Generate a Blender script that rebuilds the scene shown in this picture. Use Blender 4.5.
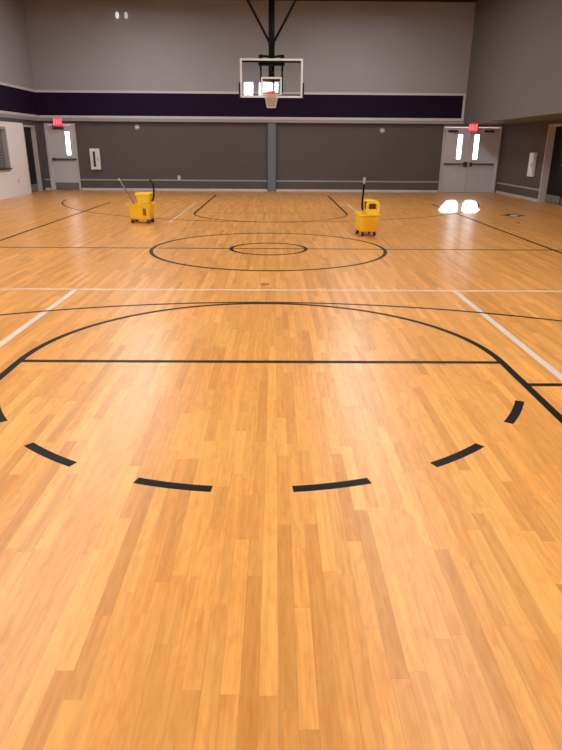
import bpy, math, random
import numpy as np
from mathutils import Matrix, Vector

random.seed(7)
S = bpy.context.scene
for o in list(bpy.data.objects):
    bpy.data.objects.remove(o)
C = S.collection

# ------------------------------------------------------------------ camera
F_PX, PITCH, ROLL, YAW, CAM_H, CAM_X = 614.075, .358032, .007127, .011633, 1.5175, .0939
fw = Vector((math.sin(YAW) * math.cos(PITCH), math.cos(YAW) * math.cos(PITCH), -math.sin(PITCH)))
r0 = Vector((math.cos(YAW), -math.sin(YAW), 0))
u0 = r0.cross(fw)
cr, sr = math.cos(ROLL), math.sin(ROLL)
rt = cr * r0 + sr * u0
up = cr * u0 - sr * r0
cam_data = bpy.data.cameras.new('camera')
cam_data.sensor_fit = 'HORIZONTAL'
cam_data.sensor_width = 36
cam_data.lens = 36 * F_PX / 562
cam_data.clip_start = .02
cam = bpy.data.objects.new('camera', cam_data)
M4 = Matrix((( rt.x, up.x, -fw.x, CAM_X), (rt.y, up.y, -fw.y, 0), (rt.z, up.z, -fw.z, CAM_H), (0, 0, 0, 1)))
cam.matrix_world = M4
C.objects.link(cam)
S.camera = cam

# ------------------------------------------------------------------ light
S.view_settings.view_transform = 'Standard'
S.view_settings.look = 'None'
S.view_settings.gamma = 1
S.view_settings.use_curve_mapping = False
S.view_settings.exposure = 0.0

W = bpy.data.worlds.new('sky')
S.world = W
W.use_nodes = True
bg = W.node_tree.nodes['Background']
bg.inputs[0].default_value = (.86, .93, 1, 1)
bg.inputs[1].default_value = 16

sun_d = bpy.data.lights.new('sun', 'SUN')
sun_d.energy = 120
sun_d.angle = .05
sun_d.color = (.95, .96, 1)
sun = bpy.data.objects.new('sun', sun_d)
sdir = Vector((5.16 - 6.73, 17.23 - 22.40, -1.52))
sun.rotation_euler = sdir.to_track_quat('-Z', 'Y').to_euler()
sun.location = (12, 40, 12)
C.objects.link(sun)

LAMP_K = 1.02           # dims all ceiling lights
LAMP_COL = (.98, .985, 1)

# ------------------------------------------------------------------ helpers
class MB:
    def __init__(s):
        s.v, s.f = [], []
    def add(s, v, f):
        n = len(s.v)
        s.v += [tuple(p) for p in v]
        s.f += [tuple(i + n for i in q) for q in f]
        return s
    def box(s, x0, x1, y0, y1, z0, z1):
        v = [(x, y, z) for z in (z0, z1) for y in (y0, y1) for x in (x0, x1)]
        return s.add(v, [(0, 2, 3, 1), (4, 5, 7, 6), (0, 1, 5, 4), (2, 6, 7, 3), (0, 4, 6, 2), (1, 3, 7, 5)])
    def tube(s, pts, r, n=10, closed=False, cap=True):
        pts = [Vector(p) for p in pts]
        m = len(pts)
        rs = r if isinstance(r, (list, tuple)) else [r] * m
        rings, ref = [], None
        for i, p in enumerate(pts):
            a = pts[i - 1] if (i or closed) else p
            b = pts[(i + 1) % m] if (i < m - 1 or closed) else p
            t = (b - a).normalized()
            if ref is None:
                ref = Vector((0, 0, 1)) if abs(t.z) < .9 else Vector((1, 0, 0))
            e1 = (ref - t * ref.dot(t)).normalized()
            ref = e1
            e2 = t.cross(e1)
            rings.append([p + rs[i] * (math.cos(2 * math.pi * k / n) * e1 + math.sin(2 * math.pi * k / n) * e2) for k in range(n)])
        return s.rings(rings, closed, cap)
    def rings(s, rings, closed=False, cap=True):
        n = len(rings[0]); m = len(rings)
        v = [p for q in rings for p in q]
        f = []
        for i in range(m if closed else m - 1):
            j = (i + 1) % m
            for k in range(n):
                l = (k + 1) % n
                f.append((i * n + k, i * n + l, j * n + l, j * n + k))
        if cap and not closed:
            f.append(tuple(range(n - 1, -1, -1)))
            f.append(tuple((m - 1) * n + k for k in range(n)))
        return s.add(v, f)
    def strip(s, inner, outer, z0, z1, closed=False):
        """flat band between two lines of (x, y), with thickness"""
        m = len(inner)
        sec = [[(a[0], a[1], z0), (b[0], b[1], z0), (b[0], b[1], z1), (a[0], a[1], z1)] for a, b in zip(inner, outer)]
        return s.rings(sec, closed, True)
    def build(s, name, mat, parent=None, smooth=False, loc=None):
        me = bpy.data.meshes.new(name)
        me.from_pydata([tuple(p) for p in s.v], [], s.f)
        me.materials.append(mat)
        me.validate()
        if smooth:
            me.polygons.foreach_set('use_smooth', [True] * len(me.polygons))
        o = bpy.data.objects.new(name, me)
        C.objects.link(o)
        if parent: o.parent = parent
        if loc: o.location = loc
        return o

def fix_normals(o):
    import bmesh
    bm = bmesh.new(); bm.from_mesh(o.data)
    bmesh.ops.recalc_face_normals(bm, faces=bm.faces)
    bm.to_mesh(o.data); bm.free()
    return o

def bevel(o, w, seg=2):
    m = o.modifiers.new('bevel', 'BEVEL'); m.width = w; m.segments = seg; m.limit_method = 'ANGLE'
    return o

def B(name, mat, parent, *boxes):
    m = MB()
    for b in boxes: m.box(*b)
    return m.build(name, mat, parent)

def tag(o, label=None, cat=None, group=None, kind=None):
    if label: o['label'] = label
    if cat: o['category'] = cat
    if group: o['group'] = group
    if kind: o['kind'] = kind
    return o

def empty(name, loc=(0, 0, 0), rz=0):
    o = bpy.data.objects.new(name, None)
    o.location = loc; o.rotation_euler = (0, 0, rz); o.empty_display_size = .1
    C.objects.link(o)
    return o

def rrect(hx, hy, r, n=5):
    pts = []
    for cx, cy, a0 in ((hx - r, hy - r, 0), (-hx + r, hy - r, 90), (-hx + r, -hy + r, 180), (hx - r, -hy + r, 270)):
        for k in range(n):
            a = math.radians(a0 + 90 * k / (n - 1))
            pts.append((cx + r * math.cos(a), cy + r * math.sin(a)))
    return pts

# ------------------------------------------------------------------ materials
def lin(r, g, b):
    f = lambda c: (c / 255 / 12.92) if c / 255 <= .04045 else ((c / 255 + .055) / 1.055) ** 2.4
    return (f(r), f(g), f(b), 1)

def mat(name, col, rough=.6, metal=0, spec=.3, var=.06, scale=6, bump=0, bscale=80, coat=0, emit=None, estr=0):
    m = bpy.data.materials.new(name); m.use_nodes = True
    nt = m.node_tree; p = nt.nodes['Principled BSDF']
    p.inputs['Roughness'].default_value = rough
    p.inputs['Metallic'].default_value = metal
    p.inputs['Specular IOR Level'].default_value = spec
    p.inputs['Coat Weight'].default_value = coat
    tc = nt.nodes.new('ShaderNodeTexCoord')
    nz = nt.nodes.new('ShaderNodeTexNoise'); nz.inputs['Scale'].default_value = scale; nz.inputs['Detail'].default_value = 5
    nt.links.new(tc.outputs['Object'], nz.inputs['Vector'])
    mx = nt.nodes.new('ShaderNodeMix'); mx.data_type = 'RGBA'
    mx.inputs['A'].default_value = tuple(c * (1 - var) for c in col[:3]) + (1,)
    mx.inputs['B'].default_value = tuple(min(1, c * (1 + var)) for c in col[:3]) + (1,)
    nt.links.new(nz.outputs['Fac'], mx.inputs['Factor'])
    nt.links.new(mx.outputs['Result'], p.inputs['Base Color'])
    if bump:
        n2 = nt.nodes.new('ShaderNodeTexNoise'); n2.inputs['Scale'].default_value = bscale; n2.inputs['Detail'].default_value = 3
        nt.links.new(tc.outputs['Object'], n2.inputs['Vector'])
        bp = nt.nodes.new('ShaderNodeBump'); bp.inputs['Strength'].default_value = bump; bp.inputs['Distance'].default_value = .002
        nt.links.new(n2.outputs['Fac'], bp.inputs['Height'])
        nt.links.new(bp.outputs['Normal'], p.inputs['Normal'])
    if emit:
        p.inputs['Emission Color'].default_value = emit
        p.inputs['Emission Strength'].default_value = estr
    return m

def glass(name, tint=(1, 1, 1, 1), ior=1.5, both=1.9):
    """thin pane: Fresnel mix of clear transmission and mirror"""
    m = bpy.data.materials.new(name); m.use_nodes = True
    nt = m.node_tree; nt.nodes.clear()
    out = nt.nodes.new('ShaderNodeOutputMaterial')
    tr = nt.nodes.new('ShaderNodeBsdfTransparent'); tr.inputs[0].default_value = tint
    gl = nt.nodes.new('ShaderNodeBsdfGlossy'); gl.inputs['Roughness'].default_value = .02
    fr = nt.nodes.new('ShaderNodeFresnel'); fr.inputs['IOR'].default_value = ior
    mu = nt.nodes.new('ShaderNodeMath'); mu.operation = 'MULTIPLY'; mu.inputs[1].default_value = both; mu.use_clamp = True
    mx = nt.nodes.new('ShaderNodeMixShader')
    nt.links.new(fr.outputs[0], mu.inputs[0]); nt.links.new(mu.outputs[0], mx.inputs[0])
    nt.links.new(tr.outputs[0], mx.inputs[1]); nt.links.new(gl.outputs[0], mx.inputs[2])
    nt.links.new(mx.outputs[0], out.inputs[0])
    return m

def plank_mat(name, source):
    """varnished maple strip; the strip's own tone comes from the object colour or from the mesh"""
    m = bpy.data.materials.new(name); m.use_nodes = True
    nt = m.node_tree; p = nt.nodes['Principled BSDF']; L = nt.links
    if source == 'object':
        oi = nt.nodes.new('ShaderNodeObjectInfo'); col, al = oi.outputs['Color'], oi.outputs['Alpha']
    else:
        at = nt.nodes.new('ShaderNodeAttribute'); at.attribute_name = 'tone'; col, al = at.outputs['Color'], at.outputs['Alpha']
    geo = nt.nodes.new('ShaderNodeNewGeometry')
    off = nt.nodes.new('ShaderNodeVectorMath'); off.operation = 'SCALE'; off.inputs[0].default_value = (17, 31, 0)
    L.new(al, off.inputs['Scale'])
    pos = nt.nodes.new('ShaderNodeVectorMath'); pos.operation = 'ADD'
    L.new(geo.outputs['Position'], pos.inputs[0]); L.new(off.outputs[0], pos.inputs[1])
    def noise(sx, sy, detail, dist=0):
        mp = nt.nodes.new('ShaderNodeMapping'); mp.inputs['Scale'].default_value = (sx, sy, 1)
        L.new(pos.outputs[0], mp.inputs[0])
        n = nt.nodes.new('ShaderNodeTexNoise'); n.inputs['Scale'].default_value = 1
        n.inputs['Detail'].default_value = detail; n.inputs['Distortion'].default_value = dist
        L.new(mp.outputs[0], n.inputs['Vector']); return n.outputs['Fac']
    grain = noise(130, 3.5, 4, .3)          # long fibres
    figure = noise(22, 5, 3, 1.5)         # cloudy curl of the maple
    def ramp(fac, lo, hi, a, b):
        r = nt.nodes.new('ShaderNodeMapRange'); r.inputs['From Min'].default_value = lo; r.inputs['From Max'].default_value = hi
        r.inputs['To Min'].default_value = a; r.inputs['To Max'].default_value = b
        L.new(fac, r.inputs['Value']); return r.outputs[0]
    streak = noise(55, 1.6, 3, .6)
    g1 = ramp(grain, .3, .7, .95, 1.04)
    g2 = ramp(streak, .32, .68, .91, 1.08)
    gm = nt.nodes.new('ShaderNodeMath'); gm.operation = 'MULTIPLY'; L.new(g1, gm.inputs[0]); L.new(g2, gm.inputs[1]); g = gm.outputs[0]
    fg = ramp(figure, .3, .58, .6, 0)
    v1 = nt.nodes.new('ShaderNodeVectorMath'); v1.operation = 'SCALE'
    L.new(col, v1.inputs[0]); L.new(g, v1.inputs['Scale'])
    mx = nt.nodes.new('ShaderNodeMix'); mx.data_type = 'RGBA'; mx.blend_type = 'MULTIPLY'
    mx.inputs['B'].default_value = (.86, .70, .50, 1)
    L.new(fg, mx.inputs['Factor']); L.new(v1.outputs[0], mx.inputs['A'])
    L.new(mx.outputs['Result'], p.inputs['Base Color'])
    p.inputs['Roughness'].default_value = .27
    p.inputs['Specular IOR Level'].default_value = .25
    rg = ramp(figure, .2, .8, .282, .31)
    L.new(rg, p.inputs['Roughness'])
    bp = nt.nodes.new('ShaderNodeBump'); bp.inputs['Strength'].default_value = .03; bp.inputs['Distance'].default_value = .001
    L.new(grain, bp.inputs['Height']); L.new(bp.outputs['Normal'], p.inputs['Normal'])
    return m

X = dict(
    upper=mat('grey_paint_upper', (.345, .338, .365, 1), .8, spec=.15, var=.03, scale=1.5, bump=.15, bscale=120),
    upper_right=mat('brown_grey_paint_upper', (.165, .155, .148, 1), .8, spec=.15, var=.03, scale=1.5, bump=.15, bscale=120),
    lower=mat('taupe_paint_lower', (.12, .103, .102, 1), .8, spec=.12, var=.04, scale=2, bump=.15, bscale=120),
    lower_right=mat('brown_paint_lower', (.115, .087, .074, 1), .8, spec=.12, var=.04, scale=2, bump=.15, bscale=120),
    purple=mat('purple_paint', (.016, .008, .026, 1), .75, spec=.08, var=.06, scale=2, bump=.1),
    trim=mat('white_trim', (.60, .585, .58, 1), .5, var=.03),
    rail=mat('grey_rail', (.36, .34, .33, 1), .5, var=.03),
    cream=mat('cream_paint', (.86, .82, .80, 1), .6, var=.02, bump=.1),
    ceil=mat('dark_deck', (.03, .022, .02, 1), .8, spec=.1, var=.1),
    door=mat('grey_door_paint', (.58, .57, .61, 1), .5, var=.03),
    frame=mat('grey_frame_paint', (.54, .53, .55, 1), .45, var=.03),
    rframe=mat('pale_frame_paint', (.52, .48, .45, 1), .5, var=.03),
    darkdoor=mat('dark_brown_door', (.012, .009, .009, 1), .5, spec=.12, var=.15, scale=12),
    steel=mat('brushed_steel', (.22, .20, .185, 1), .5, metal=.3, var=.05),
    darksteel=mat('dark_bar', (.075, .072, .075, 1), .4, metal=.4),
    column=mat('blue_grey_paint', (.165, .175, .215, 1), .5, var=.03),
    black=mat('black_steel', (.007, .005, .005, 1), .6, spec=.15, var=.1),
    pad=mat('black_rubber_pad', (.012, .011, .016, 1), .6),
    white=mat('white_enamel', (.80, .79, .77, 1), .4, var=.02),
    rim=mat('orange_red_rim', (.62, .13, .07, 1), .4),
    net=mat('nylon_net', (.80, .66, .56, 1), .8),
    red=mat('red_sign_face', (.7, .03, .05, 1), .4, emit=(1, .07, .11, 1), estr=.75),
    letter=mat('sign_letters', (.9, .3, .3, 1), .4, emit=(1, .38, .36, 1), estr=.9),
    yellow=mat('yellow_plastic', (.95, .58, .03, 1), .38, var=.05, scale=9),
    yellow2=mat('yellow_wringer_plastic', (.96, .66, .05, 1), .38, var=.05, scale=9),
    caster=mat('black_rubber', (.02, .017, .016, 1), .6),
    label=mat('brown_print_and_dark_opening', (.30, .10, .012, 1), .5, var=.3, scale=60),
    mopstick=mat('grey_mop_handle', (.20, .16, .14, 1), .5),
    tip=mat('pale_grip', (.45, .42, .40, 1), .5),
    water=mat('dirty_water', (.08, .06, .04, 1), .1),
    slot=mat('dark_slot', (.05, .045, .045, 1), .5),
    shutter=mat('grey_shutter', (.22, .20, .18, 1), .5, metal=.2),
    sill=mat('dark_sill', (.03, .022, .02, 1), .5),
    blackpaint=mat('black_court_paint', (.007, .0055, .0045, 1), .5, spec=.1, var=.15, scale=15),
    whitepaint=mat('white_court_paint', (.64, .53, .43, 1), .45, var=.04, scale=15),
    brass=mat('brown_cover', (.42, .18, .06, 1), .45),
    emblem=mat('charcoal_court_paint', (.03, .022, .018, 1), .45, spec=.2),
    subfloor=mat('subfloor', (.16, .07, .02, 1), .8),
    concrete=mat('outdoor_concrete', (.5, .49, .47, 1), .9, bump=.3),
    glass=glass('window_glass'),
    board=glass('backboard_glass', (.93, .96, .95, 1)),
    plank=plank_mat('maple_strip', 'object'),
    planks=plank_mat('maple_strip_field', 'mesh'),
)

# ------------------------------------------------------------------ court and room measures (metres; x right, y away, z up)
XL, XLC, XLK = -7.90, -7.83, -7.77             # lower left wall, upper left wall and cream wall
XR, XRU = 7.88, 6.45               # lower right wall, upper right wall
YB, YBU = 22.44, 22.32             # lower and upper far wall
YR = -2.96                         # wall behind the camera
ZS, ZC = 2.23, 5.80                # bulkhead underside, ceiling
FT, MID = 4.337, 9.697             # near free throw line, half-way line
FT2 = 2 * MID - FT
R = 1.805

# ------------------------------------------------------------------ floor
floor = B('floor', X['subfloor'], None, (-8.6, 8.4, YR - .2, YB + .25, -.30, -.012))
tag(floor, 'orange maple strip gym floor with black and white court lines', 'floor', kind='structure')

PW, GAP = .0572, .0004
LENS = [.34, .48, .62, .76, .92, 1.12]
def tone():
    t = random.gauss(0, 1)
    k = 1 + .085 * max(-2, min(2, t))
    w = random.gauss(0, .018)
    c = (.76 * k, .343 * k ** 1.25 * (1 - w), .085 * k ** 1.6 * (1 - 2 * w))
    return c + (random.random(),)
planks = []
nx = int((8.3 + 8.3) / PW)
for i in range(nx):
    x = -8.3 + (i + .5) * PW
    y = YR - .1 - random.random() * .8
    last = None
    while y < YB + .12:
        L = random.choice(LENS)
        planks.append((x, y + L / 2, L, tone()))
        y += L
def projpx(x, y):
    d = Vector((x - CAM_X, y, -CAM_H)); z = d.dot(fw)
    if z < .1: return None
    return 281 + F_PX * d.dot(rt) / z, 375 - F_PX * d.dot(up) / z, z
def shown(pl):
    x, y, L, c = pl
    area = 0
    for k in range(7):
        yy = y - L / 2 + L * (k + .5) / 7
        q = projpx(x, yy)
        if q and 0 <= q[0] <= 562 and 0 <= q[1] <= 750:
            d2 = (x - CAM_X) ** 2 + yy ** 2 + CAM_H ** 2
            area += L / 7 * CAM_H / d2 ** 1.5
    return area
order = sorted(range(len(planks)), key=lambda i: -shown(planks[i]))
near = set(order[:300])
pm = {}
for L in LENS:
    h = L / 2 - GAP / 2; w = PW / 2 - GAP / 2
    m = MB().box(-w, w, -h, h, -.012, 0)
    me = bpy.data.meshes.new('plank'); me.from_pydata(m.v, [], m.f); me.materials.append(X['plank']); pm[L] = me
for i in order[:300]:
    x, y, L, c = planks[i]
    o = bpy.data.objects.new('plank', pm[L]); C.objects.link(o)
    o.parent = floor; o.location = (x, y, 0); o.color = c
V, Fc, T = [], [], []
for i, (x, y, L, c) in enumerate(planks):
    if i in near: continue
    h = L / 2 - GAP / 2; w = PW / 2 - GAP / 2
    y0, y1 = max(y - h, YR - .1), min(y + h, YB + .12)
    if y1 <= y0: continue
    n = len(V)
    V += [(x - w, y0, -.012), (x + w, y0, -.012), (x + w, y1, -.012), (x - w, y1, -.012), (x - w, y0, 0), (x + w, y0, 0), (x + w, y1, 0), (x - w, y1, 0)]
    Fc += [(n + 4, n + 5, n + 6, n + 7), (n, n + 1, n + 5, n + 4), (n + 1, n + 2, n + 6, n + 5), (n + 2, n + 3, n + 7, n + 6), (n + 3, n, n + 4, n + 7)]
    T += [c] * 8
me = bpy.data.meshes.new('plank_field'); me.from_pydata(V, [], Fc)
ca = me.color_attributes.new('tone', 'FLOAT_COLOR', 'POINT')
ca.data.foreach_set('color', np.array(T, dtype=np.float32).ravel())
me.materials.append(X['planks'])
o = bpy.data.objects.new('plank_field', me); C.objects.link(o); o.parent = floor
tag(o, 'maple strips of the gym floor farther from the viewer', kind='stuff')

# court lines: thin coats of paint on the strips
LW = .054
def arc(cx, cy, r, a0, a1, n, name, m, label, z=.0008, lw=LW, closed=False, parent=floor):
    aa = [math.radians(a0 + (a1 - a0) * k / n) for k in range(n if closed else n + 1)]
    i_ = [(cx + (r - lw / 2) * math.cos(a), cy + (r - lw / 2) * math.sin(a)) for a in aa]
    o_ = [(cx + (r + lw / 2) * math.cos(a), cy + (r + lw / 2) * math.sin(a)) for a in aa]
    o = fix_normals(MB().strip(i_, o_, .0001, z, closed).build(name, m, parent))
    if label: tag(o, label)
    return o
def line(x0, x1, y0, y1, name, m, label, z=.0008):
    return tag(B(name, m, floor, (x0, x1, y0, y1, .0001, z)), label)
h = LW / 2
bk, wh = X['blackpaint'], X['whitepaint']
key = line(-R, R, FT - h, FT + h, 'free_throw_line', bk, 'black free throw line nearest the viewer')
arc(0, FT, R, 0, 180, 72, 'free_throw_arc', bk, 'solid black half circle beyond the near free throw line', z=.0010)
for s, n_ in ((-1, 'left'), (1, 'right')):
    line(s * R - h, s * R + h, -1.45, FT, 'key_line', bk, 'black %s edge line of the near key' % n_, z=.0012)
    for q in (3.88, 2.96, 2.05):
        B('lane_mark', bk, floor, (min(s * (R + h), s * (R + h + .3)), max(s * (R + h), s * (R + h + .3)), q - h, q + h, .0001, .0008))
for a in (-156, -132, -108, -84, -60, -36):
    arc(-.008, FT, R + .02, a, a + 12, 8, 'free_throw_dash', bk, None, lw=.055)
hoop_near = FT - 4.19
arc(0, hoop_near, 6.02 + .02, 4, 176, 120, 'three_point_line', bk, 'long black three point arc crossing in front of the viewer', z=.0007, lw=.045)
line(-8, 7.8, MID - h, MID + h, 'half_way_line', bk, 'black half-way line across the middle of the court', z=.0006)
arc(0, MID, R, 0, 360, 96, 'centre_circle', bk, 'large black centre circle on the half-way line', z=.0009, closed=True, lw=.055)
arc(0, MID, .585, 0, 360, 64, 'jump_circle', bk, 'small black inner circle on the half-way line', z=.0009, closed=True)
for s, n_ in ((-1, 'left'), (1, 'right')):
    line(s * 4.48 - h, s * 4.48 + h, 1.6, 17.75, 'volleyball_side_line', bk, 'long black %s side line running to the far end' % n_, z=.0011)
    line(s * 2.115 - .03, s * 2.115 + .03, -1, 6.77, 'white_side_line', wh, 'white %s line running away from the viewer to the white cross line' % n_, z=.0005)
    line(s * 2.10 - .02, s * 2.10 + .02, 12.98, 17.8, 'far_white_side_line', wh, 'white %s line beyond the centre circle' % n_, z=.0005)
    line(s * R - h, s * R + h, FT2, 20.65, 'far_key_line', bk, 'black %s edge line of the far key' % n_, z=.0012)
    B('lane_mark', bk, floor, (min(s * (R + h), s * (R + h + .22)), max(s * (R + h), s * (R + h + .22)), 18.62, 18.68, .0001, .0008))
line(-8, 7.8, 6.745, 6.795, 'white_cross_line', wh, 'white line across the whole floor before the centre circle', z=.0004)
line(-R, R, FT2 - .02, FT2 + .02, 'far_free_throw_line', X['brass'], 'faint brown free throw line of the far key')
arc(0, FT2, R, 180, 360, 72, 'far_free_throw_arc', bk, 'black half circle on the near side of the far key', z=.0010, lw=.04)
hoop_far = FT2 + 4.19
arc(0, hoop_far, 6.0, 187, 353, 120, 'far_three_point_line', bk, 'black three point arc around the far hoop', z=.0007, lw=.04)
line(6.74, 6.79, 2, 20.4, 'court_side_line', X['brass'], 'faint brown side line near the right wall', z=.0006)
# painted dark diamond with a pale middle near the right wall
em = fix_normals(MB().rings([[(5.73 + .33 * a, 14.88 + .36 * b, z) for a, b in ((1, 0), (.42, .42), (0, 1), (-.42, .42), (-1, 0), (-.42, -.42), (0, -1), (.42, -.42))] for z in (.0001, .0009)]).build('floor_emblem', X['emblem'], floor))
tag(em, 'small dark four-pointed mark with pale middle painted on the floor')
tag(fix_normals(MB().rings([[(5.73 + .10 * math.cos(k * math.pi / 6), 14.80 + .13 * math.sin(k * math.pi / 6), z) for k in range(12)] for z in (.0009, .0016)]).build('pale_middle', X['white'], em)), 'pale middle of the dark floor mark')

def floor_cover(loc, r, m, label):
    e = empty('floor_cover', loc)
    tag(e, label, 'floor cover')
    MB().rings([[(q * math.cos(2 * math.pi * k / 20), q * math.sin(2 * math.pi * k / 20), z) for k in range(20)] for q, z in ((r, .0012), (r, .004), (r * .9, .005))]).build('rim_plate', m, e)
    MB().rings([[(q * math.cos(2 * math.pi * k / 20), q * math.sin(2 * math.pi * k / 20), z) for k in range(20)] for q, z in ((r * .72, .005), (r * .7, .0065), (r * .1, .007))]).build('lid', m, e)
floor_cover((-.02, 7.07, 0), .055, X['brass'], 'small brown round cover set in the floor just beyond the white cross line')
floor_cover((5.27, 13.34, 0), .05, X['sill'], 'tiny dark round cover in the floor below the dark painted mark')

# ------------------------------------------------------------------ walls
def wall(name, m, label, *boxes):
    return tag(B(name, m, None, *boxes), label, 'wall', kind='structure')
T_ = .25
DL = (-7.71, -6.67, 2.17)       # left far door opening: x0, x1, height
DR = (5.83, 7.82, 2.18)
wall('wall_back', X['lower'], 'dark taupe lower far wall between the grey doors',
     (XL - .35, DL[0], YB, YB + T_, -.012, ZS), (DL[1], DR[0], YB, YB + T_, -.012, ZS), (DR[1], XR + .3, YB, YB + T_, -.012, ZS),
     (DL[0], DL[1], YB, YB + T_, DL[2], ZS), (DR[0], DR[1], YB, YB + T_, DR[2], ZS))
wall('wall_upper_back', X['upper'], 'grey upper far wall behind the backboard', (XL - .35, XR + .3, YBU, YB + T_, ZS, ZC))
RD0, RD1, RDH = 16.62, 18.72, 2.12   # right doors opening
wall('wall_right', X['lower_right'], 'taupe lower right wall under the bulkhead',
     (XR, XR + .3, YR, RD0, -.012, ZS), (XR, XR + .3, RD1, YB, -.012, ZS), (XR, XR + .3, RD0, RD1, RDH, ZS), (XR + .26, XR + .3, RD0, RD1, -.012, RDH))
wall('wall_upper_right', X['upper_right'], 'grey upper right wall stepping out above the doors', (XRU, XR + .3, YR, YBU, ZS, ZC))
LD0, LD1, LDH = 20.98, 22.02, 2.07
CE = 20.72     # far end of the cream wall
wall('wall_left', X['lower'], 'narrow taupe lower left wall around the dark door',
     (XL - .35, XL, CE, LD0, -.012, ZS), (XL - .35, XL, LD1, YB, -.012, ZS), (XL - .35, XL, LD0, LD1, LDH, ZS), (XL - .35, XL - .3, LD0, LD1, -.012, LDH))
HW0, HW1, HZ0, HZ1 = 17.2, 19.35, .80, 1.97
wall('wall_left_cream', X['cream'], 'cream white lower left wall with the grey serving hatch',
     (XL - .35, XLK, YR, HW0, -.012, 2.11), (XL - .35, XLK, HW1, CE, -.012, 2.11), (XL - .35, XLK, HW0, HW1, -.012, HZ0), (XL - .35, XLK, HW0, HW1, HZ1, 2.11), (XL - .35, XL - .2, HW0, HW1, HZ0, HZ1))
wall('wall_left_header', X['lower'], 'brown strip of wall above the cream left wall', (XL - .35, XLK - .04, YR, CE, 2.11, ZS))
wall('wall_upper_left', X['upper'], 'grey upper left wall', (XL - .35, XLC, YR, YBU, ZS, ZC))
# wall behind the viewer with high windows
WN = [(-1.90, -1.26), (-.95, -.03), (.04, .32)]
WZ0, WZ1 = 4.35, 5.22
xs = [XL - .35] + [q for w in WN for q in w] + [XR + .3]
bx_ = [(xs[i], xs[i + 1], YR - T_, YR, -.012, ZC) for i in range(0, len(xs), 2)]
for a, b in WN: bx_ += [(a, b, YR - T_, YR, -.012, WZ0), (a, b, YR - T_, YR, WZ1, ZC)]
wall('wall_rear', X['cream'], 'wall behind the viewer with high windows', *bx_)
for i, (a, b) in enumerate(WN):
    w = empty('window_%d' % (i + 1), ((a + b) / 2, YR, WZ0)); tag(w, ['high window mirrored at the left of the backboard', 'wide high window mirrored in the middle of the backboard', 'narrow high window mirrored beside the rim'][i], 'window', kind='structure')
    q = (b - a) / 2; t = .02
    B('window_frame', X['darksteel'], w, (-q, -q + t, -.14, -.08, 0, WZ1 - WZ0), (q - t, q, -.14, -.08, 0, WZ1 - WZ0), (-q + t, q - t, -.14, -.08, 0, t), (-q + t, q - t, -.14, -.08, WZ1 - WZ0 - t, WZ1 - WZ0))
    B('pane', X['glass'], w, (-q + t, q - t, -.112, -.108, t, WZ1 - WZ0 - t))
ceiling = tag(B('ceiling', X['ceil'], None, (XL - .35, XR + .3, YR - T_, YB + T_, ZC, ZC + .2)), 'dark ceiling seen as a strip above the far wall', 'ceiling', kind='structure')

# purple band and its white trims
def trim(i, m, label, *boxes, name='trim'):
    return tag(B('%s_%s' % (name, i), m, None, *boxes), label, 'trim', kind='structure')
BX1 = 6.43
trim('band', X['purple'], 'dark purple painted band along the upper walls', (XLC, BX1, YBU - .012, YBU, 2.40, 3.10), (XLC, XLC + .012, 2, YBU - .012, 2.40, 3.10))
trim('band_top', X['trim'], 'white trim along the top of the purple band', (XLC, BX1, YBU - .03, YBU, 3.10, 3.17), (XLC, XLC + .03, 2, YBU - .03, 3.10, 3.17))
trim('band_bottom', X['trim'], 'white trim along the bottom of the purple band', (XLC, BX1, YBU - .03, YBU, 2.325, 2.40), (XLC, XLC + .03, 2, YBU - .03, 2.325, 2.40))
trim('band_end', X['trim'], 'white upright trim closing the purple band at its right end', (BX1 - .075, BX1, YBU - .032, YBU - .012, 2.40, 3.10))
trim('wall_lip', X['upper'], 'grey lip under the lower white trim of the far wall', (XLC, XRU, YBU - .02, YBU, ZS, 2.325))
# rails and baseboards
def segs(x0, x1, d, z0, z1): return (x0, x1, YB - d, YB, z0, z1)
BZ = (0.0012, .075)
trim('rail_back', X['rail'], 'thin grey rail low along the far wall', segs(DL[1] + .02, -.17, .02, .325, .375), segs(.14, DR[0] - .02, .02, .325, .375), segs(XL, DL[0] - .02, .02, .325, .375))
trim('rail_right', X['rail'], 'thin grey rail low along the right wall', (XR - .02, XR, RD1 + .07, YB - .02, .31, .36), (XR - .02, XR, YR, RD0 - .07, .31, .36))
trim('back', X['trim'], 'pale baseboard along the far wall', segs(DL[1] + .02, -.17, .02, *BZ), segs(.14, DR[0] - .02, .02, *BZ), segs(XL, DL[0] - .02, .02, *BZ), name='baseboard')
trim('right', X['rframe'], 'pale baseboard along the right wall', (XR - .02, XR, RD1 + .07, YB - .02, *BZ), (XR - .02, XR, YR, RD0 - .07, *BZ), name='baseboard')
trim('left', X['cream'], 'cream baseboard along the cream left wall', (XLK, XLK + .015, YR, CE, *BZ), name='baseboard')
col = empty('trim_column', (-.015, YBU + .06, 0)); tag(col, 'blue grey square column in the middle of the far wall', 'column', kind='structure')
B('shaft', X['column'], col, (-.135, .135, -.05, .06, .012, ZS))
B('base_plate', X['column'], col, (-.15, .15, -.07, .06, .0012, .02))

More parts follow.
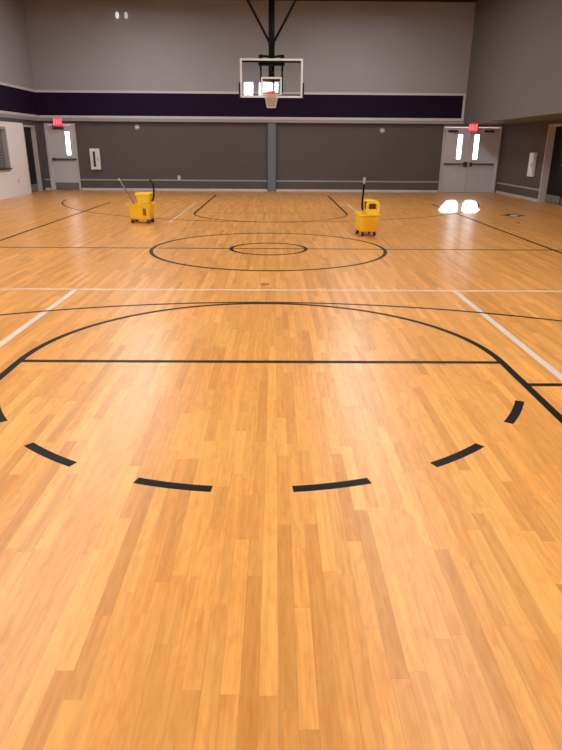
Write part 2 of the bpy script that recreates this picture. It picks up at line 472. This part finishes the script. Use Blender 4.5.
# ------------------------------------------------------------------ doors
def leaf(name, root, x0, x1, z1, win=None, m=None, y=.03, t=.045):
    """door leaf with an optional glazed slot (x0, x1, z0, z1)"""
    m = m or X['door']
    if not win:
        return B(name, m, root, (x0, x1, y, y + t, .008, z1))
    a, b, c, d = win
    l = B(name, m, root, (x0, a, y, y + t, .008, z1), (b, x1, y, y + t, .008, z1), (a, b, y, y + t, .008, c), (a, b, y, y + t, d, z1))
    B('window_pane', X['glass'], l, (a + .002, b - .002, y + .02, y + .025, c + .002, d - .002))
    e = .012
    B('window_bead', X['frame'], l, (a - e, a, y - .006, y, c - e, d + e), (b, b + e, y - .006, y, c - e, d + e), (a, b, y - .006, y, c - e, c), (a, b, y - .006, y, d, d + e))
    return l
def push_bar(parent, x0, x1, z, y=.03):
    o = B('push_bar', X['darksteel'], parent, (x0, x0 + .10, y - .07, y, z - .04, z + .04), (x1 - .05, x1, y - .07, y, z - .025, z + .025), (x0 + .10, x1 - .05, y - .07, y - .035, z - .022, z + .022))
    return o
def jambs(root, w, h, depth=.20, fw_=.055, m=None, y0=-.015):
    m = m or X['frame']
    o = B('door_frame', m, root, (0, fw_, y0, depth, .0012, h), (w - fw_, w, y0, depth, .0012, h), (fw_, w - fw_, y0, depth, h - fw_, h))
    return bevel(o, .004)
# single grey door at the far left
d1 = empty('door_1', (DL[0], YB, 0)); tag(d1, 'single grey metal door with a narrow window under the left exit sign', 'door', kind='structure')
w, hh = DL[1] - DL[0], DL[2]
jambs(d1, w, hh)
l = leaf('door_leaf', d1, .058, w - .058, hh - .058, (w - .375, w - .235, 1.16, 1.90))
push_bar(l, .16, w - .075, 1.02)
B('kick_plate', X['steel'], l, (.16, w - .075, .026, .03, .012, .25))
B('door_closer', X['darksteel'], l, (.28, .66, -.03, .03, 1.98, 2.04), (.45, .47, -.2, -.03, 2.0, 2.02))
B('threshold', X['steel'], d1, (.056, w - .056, 0, .2, .0012, .007))
# double grey doors at the far right
d2 = empty('door_2', (DR[0], YB, 0)); tag(d2, 'pair of grey metal doors with narrow bright windows under the right exit sign', 'door', kind='structure')
w, hh = DR[1] - DR[0], DR[2]
jambs(d2, w, hh)
mid = .96
la = leaf('door_leaf', d2, .058, mid - .003, hh - .058, (.535, .685, 1.12, 1.90))
lb = leaf('door_leaf', d2, mid + .003, w - .058, hh - .058, (1.105, 1.255, 1.12, 1.90))
B('astragal', X['frame'], la, (mid - .03, mid + .012, .018, .03, .012, hh - .06))
push_bar(la, mid - .13, .13, .95) if False else B('push_bar', X['darksteel'], la, (mid - .16, mid - .05, -.05, .03, .86, 1.02), (.13, .18, -.04, .03, .925, .975), (.18, mid - .16, -.04, -.008, .93, .97))
B('push_bar', X['darksteel'], lb, (mid + .05, mid + .12, -.05, .03, .87, 1.0), (w - .22, w - .17, -.04, .03, .925, .975), (mid + .12, w - .22, -.04, -.008, .93, .97))
B('door_closer', X['darksteel'], la, (.16, .5, -.03, .03, 1.97, 2.04), (.33, .35, -.2, -.03, 2.0, 2.02))
B('door_closer', X['darksteel'], lb, (1.4, 1.74, -.03, .03, 1.97, 2.04), (1.55, 1.57, -.2, -.03, 2.0, 2.02))
B('threshold', X['steel'], d2, (.056, w - .056, 0, .2, .0012, .007))
# dark pair of doors in the right wall
d3 = empty('door_3', (XR, RD1, 0), -math.pi / 2); tag(d3, 'dark brown pair of doors with pale frame in the right wall', 'door', kind='structure')
w = RD1 - RD0
jambs(d3, w, RDH, depth=.24, fw_=.06, m=X['rframe'], y0=-.03)
for a, b, k in ((.063, w / 2 - .003, 1), (w / 2 + .003, w - .063, -1)):
    l = leaf('door_leaf', d3, a, b, RDH - .065, None, X['darkdoor'], y=.17)
    B('kick_plate', X['steel'], l, (a + .04, b - .04, .165, .17, .02, .23))
    kx = b - .11 if k == 1 else a + .11
    fix_normals(MB().tube([(kx, .17, 1.05), (kx, .13, 1.05), (kx, .12, 1.05), (kx, .10, 1.05)], [.012, .012, .03, .026], 12).build('door_knob', X['steel'], l, True))
# dark door in the left wall
d4 = empty('door_4', (XL, LD0, 0), math.pi / 2); tag(d4, 'dark door with steel kick plate in the left wall beside the cream wall', 'door', kind='structure')
w = LD1 - LD0
jambs(d4, w, LDH, depth=.28, fw_=.055, m=X['rframe'], y0=-.03)
l = leaf('door_leaf', d4, .058, w - .058, LDH - .06, None, X['darkdoor'], y=.10)
B('kick_plate', X['steel'], l, (.1, w - .1, .095, .10, .02, .24))
fix_normals(MB().tube([(.14, .10, 1.02), (.14, .06, 1.02), (.14, .05, 1.02), (.14, .03, 1.02)], [.012, .012, .03, .026], 12).build('door_knob', X['steel'], l, True))
# serving hatch in the cream wall
hc = empty('window_hatch', (XLK, HW0, HZ0), 0); tag(hc, 'grey roller shutter hatch with dark sill in the cream left wall', 'window', kind='structure')
n = 14; hz = (HZ1 - HZ0)
for k in range(n):
    a = .03 + (hz - .06) * k / n; b = .03 + (hz - .06) * (k + 1) / n
    B('slat', X['shutter'], hc, (-.14, -.125 + .01, .03, HW1 - HW0 - .03, a + .002, b - .004))
B('hatch_frame', X['rail'], hc, (-.16, .012, HW1 - HW0 - .06, HW1 - HW0, .02, hz), (-.16, .012, 0, .06, .02, hz), (-.16, .012, .06, HW1 - HW0 - .06, hz - .06, hz))
B('sill', X['sill'], hc, (-.18, .06, 0, HW1 - HW0, -.03 + .03, .03))

# outside: pavement and an added, unseen roof slab blocking sun at the left door
tag(B('pavement', X['concrete'], None, (-30, 30, YB + T_, 60, -.30, -.06)), 'concrete pavement outside the glazed doors', 'pavement', kind='structure')
tag(B('sun_block_roof', X['concrete'], None, (-9.5, -3.0, YB + T_, YB + T_ + 7.0, 2.45, 2.6)), 'unseen roof slab added outside to keep sun off the single grey door', 'roof', kind='structure')

# ------------------------------------------------------------------ ceiling lights (above the frame; they light the hall)
rows = [(17.9, 175, 'nearest the far wall'), (12.8, 125, 'beyond the centre circle'), (7.7, 150, 'before the centre circle'), (2.4, 260, 'by the near free throw line')]
for ix, x in enumerate((-3.9, 2.5)):
    for iy, (y, watts, where) in enumerate(rows):
        e = empty('ceiling_light', (x, y, ZC - .25))
        tag(e, 'high bay light over the %s half, %s' % (('left', 'right')[ix], where), 'ceiling light', 'high bay lights')
        bevel(B('housing', X['white'], e, (-.5, .5, -2.22, 2.22, .02, .08)), .01)
        MB().tube([(-.2, 0, .08), (-.2, 0, .25)], .008, 6).build('hanger', X['black'], e)
        MB().tube([(.2, 0, .08), (.2, 0, .25)], .008, 6).build('hanger', X['black'], e)
        ld = bpy.data.lights.new('lamp', 'AREA'); ld.shape = 'RECTANGLE'; ld.size = .95; ld.size_y = 4.4
        ld.energy = watts * LAMP_K * (1.08, .9)[ix]; ld.color = LAMP_COL
        lo = bpy.data.objects.new('lamp', ld); C.objects.link(lo); lo.parent = e; lo.location = (0, 0, .012)

# ------------------------------------------------------------------ backstop
YG = FT2 + 4.57                      # glass plane
bs = empty('basketball_backstop', (-.015, YG, 0))
tag(bs, 'ceiling-hung basketball backstop with glass backboard, orange rim and net', 'backstop')
Z0, Z1, HB = 2.815, 3.84, .905
bb = empty('backboard'); bb.parent = bs
bb.name = 'backboard'
f_ = .055
B('glass_pane', X['board'], bb, (-HB + .03, HB - .03, .012, .022, Z0 + .03, Z1 - .03))
bevel(B('backboard_frame', X['white'], bb, (-HB, -HB + f_, -.003, .04, Z0, Z1), (HB - f_, HB, -.003, .04, Z0, Z1), (-HB + f_, HB - f_, -.003, .04, Z0, Z0 + f_), (-HB + f_, HB - f_, -.003, .04, Z1 - f_, Z1)), .006)
tq = .045
B('target_square', X['white'], bb, (-.30, -.30 + tq, .004, .012, 2.89, 3.36), (.30 - tq, .30, .004, .012, 2.89, 3.36), (-.30 + tq, .30 - tq, .004, .012, 3.36 - tq, 3.36), (-.30 + tq, .30 - tq, .004, .012, 2.89, 2.89 + tq))
for s in (-1, 1):
    a, b = sorted((s * HB, s * (HB + .045)))
    bevel(B('edge_pad', X['pad'], bb, (a, b, -.03, .07, Z0 - .01, Z0 + .40)), .012)
rz, rr = 2.905, .235
ang = [2 * math.pi * k / 28 for k in range(28)]
ry = -.15 - rr
rim = MB().tube([(rr * math.cos(a), ry + rr * math.sin(a), rz) for a in ang], .012, 8, closed=True).build('rim', X['rim'], bs, True)
fix_normals(rim)
br = MB().box(-.10, .10, -.155, .0, rz - .015, rz + .015).box(-.12, .12, -.02, .0, rz - .10, rz + .08)
br.tube([(-.09, -.02, rz - .09), (-.12, -.18, rz - .01)], .010, 6).tube([(.09, -.02, rz - .09), (.12, -.18, rz - .01)], .010, 6)
br.build('rim_bracket', X['rim'], bs)
nm = MB()
NS, LV = 12, 6
def npnt(i, l):
    a = 2 * math.pi * (i + .5 * (l % 2)) / NS
    q = rr - .01 - (.10) * min(1, (l / LV) ** .7)
    return (q * math.cos(a), ry + q * math.sin(a), rz - .012 - .36 * l / LV)
for l in range(LV):
    for i in range(NS):
        for s in ((0, 1) if l % 2 else (0, -1)):
            nm.tube([npnt(i, l), npnt(i + s, l + 1)], .0075, 5)
for i in range(NS): nm.tube([npnt(i, LV), npnt(i + 1, LV)], .009, 5)
nm.build('net', X['net'], rim)
PY = .36
def tb(name, pts, r, parent=bs, n=12):
    return fix_normals(MB().tube(pts, r, n).build(name, X['black'], parent, True))
tb('centre_mast', [(0, PY, 3.25), (0, PY, ZC)], .088)
for s in (-1, 1):
    tb('brace', [(0 + s * .06, PY, 4.30), (s * .94, PY, ZC)], .033)
    tb('board_hanger', [(s * .31, .08, 2.95), (s * .31, .08, 3.95)], .028)
    tb('hanger_arm', [(s * .31, .08, 3.92), (s * .06, PY - .05, 3.92)], .03)
    tb('hanger_arm', [(s * .31, .08, 3.30), (s * .06, PY - .05, 3.30)], .025)
    B('hanger_clamp', X['black'], bs, (s * .31 - .06, s * .31 + .06, .05, .12, 3.86, 3.94))
B('cross_bar', X['black'], bs, (-HB + .06, HB - .06, .05, .09, 3.745, 3.79), (-.38, .38, .05, .11, 3.66, 3.74))
B('top_collar', X['black'], bs, (-.10, .10, PY - .095, PY + .095, 4.24, 4.32))

# ------------------------------------------------------------------ signs and wall fittings
def bars(m, segs_, t):
    for (x0, z0, x1, z1) in segs_:
        d = Vector((x1 - x0, 0, z1 - z0)); L = d.length; d /= L; nrm = Vector((-d.z, 0, d.x)) * t / 2
        a, b = Vector((x0, 0, z0)), Vector((x1, 0, z1))
        fr = [a - nrm, b - nrm, b + nrm, a + nrm]
        m.rings([[p + Vector((0, 0, 0)) for p in fr], [p + Vector((0, -.004, 0)) for p in fr]])
def exit_sign(loc, label, ceil=False):
    e = empty('exit_sign', loc); tag(e, label, 'exit sign', 'red exit signs')
    bevel(B('housing', X['red'], e, (-.145, .145, -.05, 0, 0, .235)), .008)
    B('mounting_canopy', X['white'], e, (-.06, .06, -.045, -.005, .234, .238) if ceil else (-.06, .06, 0, .03, .08, .16))
    m = MB(); hgt, wd = .15, .042; gx = .062; x = -.5 * (3 * gx) - wd / 2 + .002; z = .045
    E_ = [(0, 0, 0, hgt), (0, 0, wd, 0), (0, hgt / 2, wd * .85, hgt / 2), (0, hgt, wd, hgt)]
    X_ = [(0, 0, wd, hgt), (0, hgt, wd, 0)]
    I_ = [(wd / 2, 0, wd / 2, hgt)]
    T2 = [(wd / 2, 0, wd / 2, hgt), (0, hgt, wd, hgt)]
    for k, g in enumerate((E_, X_, I_, T2)):
        bars(m, [(a + x + k * gx, b + z, c + x + k * gx, d + z) for a, b, c, d in g], .013)
    o = fix_normals(m.build('letters', X['letter'], e)); o.location = (0, -.0505, 0)
    o['label'] = 'paler red letters reading EXIT'
exit_sign((-7.18, YBU - .03, 2.08), 'red exit sign over the single grey door')
exit_sign((6.635, 21.8, 1.992), 'red exit sign over the pair of grey doors', True)

def cabinet(loc, rz, label, slot=True):
    e = empty('extinguisher_cabinet', loc, rz); tag(e, label, 'wall cabinet', 'white wall cabinets')
    b_ = bevel(B('body', X['white'], e, (-.165, .165, -.09, 0, 0, .68)), .006)
    B('door_panel', X['white'], e, (-.15, .15, -.10, -.09, .015, .665))
    if slot: B('slot_window', X['slot'], e, (-.06, .02, -.103, -.10, .09, .59))
    B('pull', X['steel'], e, (.09, .105, -.115, -.10, .28, .40))
cabinet((-6.07, YB, .69), 0, 'white wall cabinet with dark upright slot beside the single grey door')
cabinet((XR, 19.47, .68), -math.pi / 2, 'plain white wall cabinet on the right wall beside the dark doors', False)

def alarm(loc, label):
    e = empty('wall_alarm', loc); tag(e, label, 'alarm', 'small grey wall alarms')
    fix_normals(MB().tube([(0, 0, 0), (0, -.03, 0), (0, -.035, 0), (0, -.06, 0)], [.09, .09, .075, .05], 16).build('horn', X['tip'], e, True))
    B('lens', X['white'], e, (-.03, .03, -.075, -.058, -.02, .02))
alarm((-4.57, YB, 2.05), 'small grey round alarm high on the far wall left of the column')
alarm((3.74, YB, 2.0), 'small grey round alarm high on the far wall right of the column')

def outlet(name, loc, rz, label):
    e = empty(name, loc, rz); tag(e, label, 'outlet')
    bevel(B('plate', X['white'], e, (-.045, .045, -.01, 0, -.065, .065)), .003)
    for z in (.012, -.042): B('socket', X['slot'], e, (-.017, .017, -.012, -.01, z, z + .03))
outlet('wall_outlet', (-3.24, YB, .44), 0, 'small white outlet on the far wall just above the grey rail')
outlet('wall_outlet', (XLK, 19.8, .43), math.pi / 2, 'outlet low on the cream left wall')

el = empty('emergency_light', (-4.775, YBU, 5.335)); tag(el, 'twin white lamp heads high on the grey upper far wall', 'wall light')
B('mounting_plate', X['upper'], el, (-.16, .16, -.03, 0, -.05, .05))
for s in (-1, 1):
    fix_normals(MB().tube([(s * .14, -.03, .04), (s * .14, -.07, .06), (s * .14, -.09, .02), (s * .14, -.09, -.05), (s * .14, -.08, -.09)], [.03, .045, .052, .05, .03], 14).build('lamp_head', mat('lamp_lens', (.85, .83, .8, 1), .3, emit=(1, .97, .93, 1), estr=.55 if s < 0 else .3), el, True))

# ------------------------------------------------------------------ mop buckets
def ringz(pts, z, dx=0, dy=0): return [(x + dx, y + dy, z) for x, y in pts]
def tub(name, parent, m, prof, r, dx=0, dy=0, wall_t=.012, floor_z=None):
    """open tapered tub: prof is [(half_x, half_y, z)] from the bottom up"""
    rings = [ringz(rrect(hx, hy, r), z, dx, dy) for hx, hy, z in prof]
    hx, hy, z = prof[-1]
    rings.append(ringz(rrect(hx - wall_t, hy - wall_t, r - .006), z, dx, dy))
    hx, hy, z = prof[0]
    fz = z + wall_t if floor_z is None else floor_z
    rings.append(ringz(rrect(hx - wall_t, hy - wall_t, r - .006), fz, dx, dy))
    o = fix_normals(MB().rings(rings).build(name, m, parent, True))
    s = o.modifiers.new('edge', 'EDGE_SPLIT'); s.split_angle = math.radians(40)
    return o
def caster(parent, x, y, rz=0):
    c = empty('caster', (x, y, 0), rz); c.parent = parent
    B('fork', X['steel'], c, (-.014, .014, -.026, -.020, .035, .085), (-.014, .014, .020, .026, .035, .085), (-.02, .02, -.026, .026, .085, .095))
    fix_normals(MB().tube([(0, -.017, .038), (0, -.014, .038), (0, .014, .038), (0, .017, .038)], [.032, .0375, .0375, .032], 16).build('wheel', X['caster'], c, True))
def bucket(loc, rz, label, kind):
    e = empty('mop_bucket', loc, rz); tag(e, label, 'mop bucket', 'yellow mop buckets')
    body = tub('tub', e, X['yellow'], [(.20, .135, .085), (.213, .15, .10), (.238, .168, .35), (.256, .184, .352), (.26, .188, .362), (.256, .184, .378)], .055, floor_z=.11)
    B('skirt', X['yellow'], body, (-.20, .20, -.13, -.122, .075, .13), (-.20, .20, .122, .13, .075, .13))
    fix_normals(MB().rings([ringz(rrect(.205, .135, .05), z) for z in (.20, .205)]).build('water', X['water'], e))
    B('label_plate', X['label'], body, (.085, .15, -.170, -.145, .16, .30))
    # pouring spout and carry grip at the narrow ends
    sp = MB().rings([[(-.262, -.07, .352), (-.262, .07, .352), (-.262, .07, .378), (-.262, -.07, .378)], [(-.30, -.04, .366), (-.30, .04, .366), (-.30, .04, .384), (-.30, -.04, .384)]])
    fix_normals(sp.build('spout', X['yellow'], body))
    for x, y in ((-.17, -.11), (-.17, .11), (.17, -.11), (.17, .11)): caster(e, x, y, random.uniform(-.6, .6))
    return e
# left bucket: broad side to the viewer, wringer at the right, lever bent over it
LBX, LBY = -2.64, 13.05
b1 = bucket((LBX, LBY, 0), math.radians(-10), 'yellow mop bucket with a bent dark lever, left of the centre circle', 0)
wr = tub('wringer', b1, X['yellow2'], [(.125, .10, .30), (.135, .115, .39), (.15, .13, .54), (.168, .146, .545), (.172, .15, .57), (.165, .145, .60)], .045, dx=.075, dy=.01, floor_z=.40)
B('press_plate', X['yellow2'], wr, (.06, .09, -.09, .11, .42, .57))
for q in ((.02, .06, -.186, -.136, .36, .40), (.10, .14, -.186, -.136, .36, .40), (.235, .29, -.05, .05, .375, .42)): B('hook', X['yellow2'], wr, q)
lv = MB().tube([(.235, -.02, .44), (.262, -.02, .47), (.285, -.02, .55), (.292, -.02, .64), (.288, -.02, .72)], .017, 10)
fix_normals(lv.build('lever', X['black'], b1, True))
fix_normals(MB().tube([(.288, -.02, .715), (.280, -.02, .76), (.262, -.02, .80), (.235, -.02, .835), (.218, -.02, .845)], .019, 10).build('lever_grip', X['caster'], b1, True))
# mop leaning in the left bucket
mp = empty('mop', (LBX - .09, LBY - .02, .206)); tag(mp, 'thin grey mop handle leaning left out of the left yellow bucket', 'mop')
fix_normals(MB().tube([(0, 0, .06), (-.02, 0, .12), (-.335, .03, .645)], .0125, 8).build('handle', X['mopstick'], mp, True))
fix_normals(MB().tube([(-.318, .0285, .617), (-.343, .031, .658)], .015, 8).build('handle_cap', X['tip'], mp, True))
mh = MB()
for k in range(14):
    a = 2 * math.pi * k / 14; q = .045 + .02 * (k % 3)
    mh.tube([(.0, 0, .07), (q * .6 * math.cos(a), q * .6 * math.sin(a), .04), (q * math.cos(a), q * math.sin(a), .004)], .008, 5)
mh.build('mop_head', X['net'], mp)
# right bucket: narrow end to the viewer, upright lever, arched press
RBX, RBY = 1.745, 11.33
b2 = bucket((RBX, RBY, 0), math.radians(98), 'yellow mop bucket with an upright dark lever, right of the centre circle', 1)
wr = tub('wringer', b2, X['yellow2'], [(.13, .105, .30), (.14, .115, .38), (.152, .128, .455), (.16, .136, .46), (.158, .134, .475)], .045, dx=-.07, dy=-.045, floor_z=.36)
ar = MB()
for xx in (-.21, .05):
    pts = [(-.165, .45), (-.165, .565), (-.145, .605), (-.10, .622), (.02, .622), (.055, .605), (.075, .565), (.075, .45)]
    inn = [(-.115, .45), (-.115, .55), (-.105, .565), (-.09, .57), (.005, .57), (.018, .565), (.03, .55), (.03, .45)]
    sec = [[(xx, p[0], p[1]), (xx + .02, p[0], p[1]), (xx + .02, q[0], q[1]), (xx, q[0], q[1])] for p, q in zip(pts, inn)]
    ar.rings(sec)
sec = [[(-.19, -.15, .60), (-.19, .06, .60), (-.19, .045, .618), (-.19, -.135, .618)], [(.05, -.15, .60), (.05, .06, .60), (.05, .045, .618), (.05, -.135, .618)]]
ar.rings(sec)
fix_normals(ar.build('press_arch', X['yellow2'], wr))
B('front_panel', X['yellow2'], wr, (-.236, -.218, -.155, .07, .30, .475))
B('press_plate', X['label'], wr, (-.06, -.035, -.14, .05, .38, .595))  # brown colour paints in the dark shade inside the arch opening
for q in ((-.12, -.07, .07, .19, .36, .41), (.0, .05, .07, .19, .36, .41)): B('hook', X['yellow2'], wr, q)
fix_normals(MB().tube([(-.06, .075, .43), (-.06, .105, .47), (-.06, .112, .55), (-.06, .098, .80), (-.06, .096, .90)], .017, 10).build('lever', X['black'], b2, True))
fix_normals(MB().tube([(-.06, .096, .89), (-.06, .095, .93), (-.06, .094, .985), (-.06, .094, 1.0)], [.017, .021, .021, .012], 10).build('lever_grip', X['tip'], b2, True))
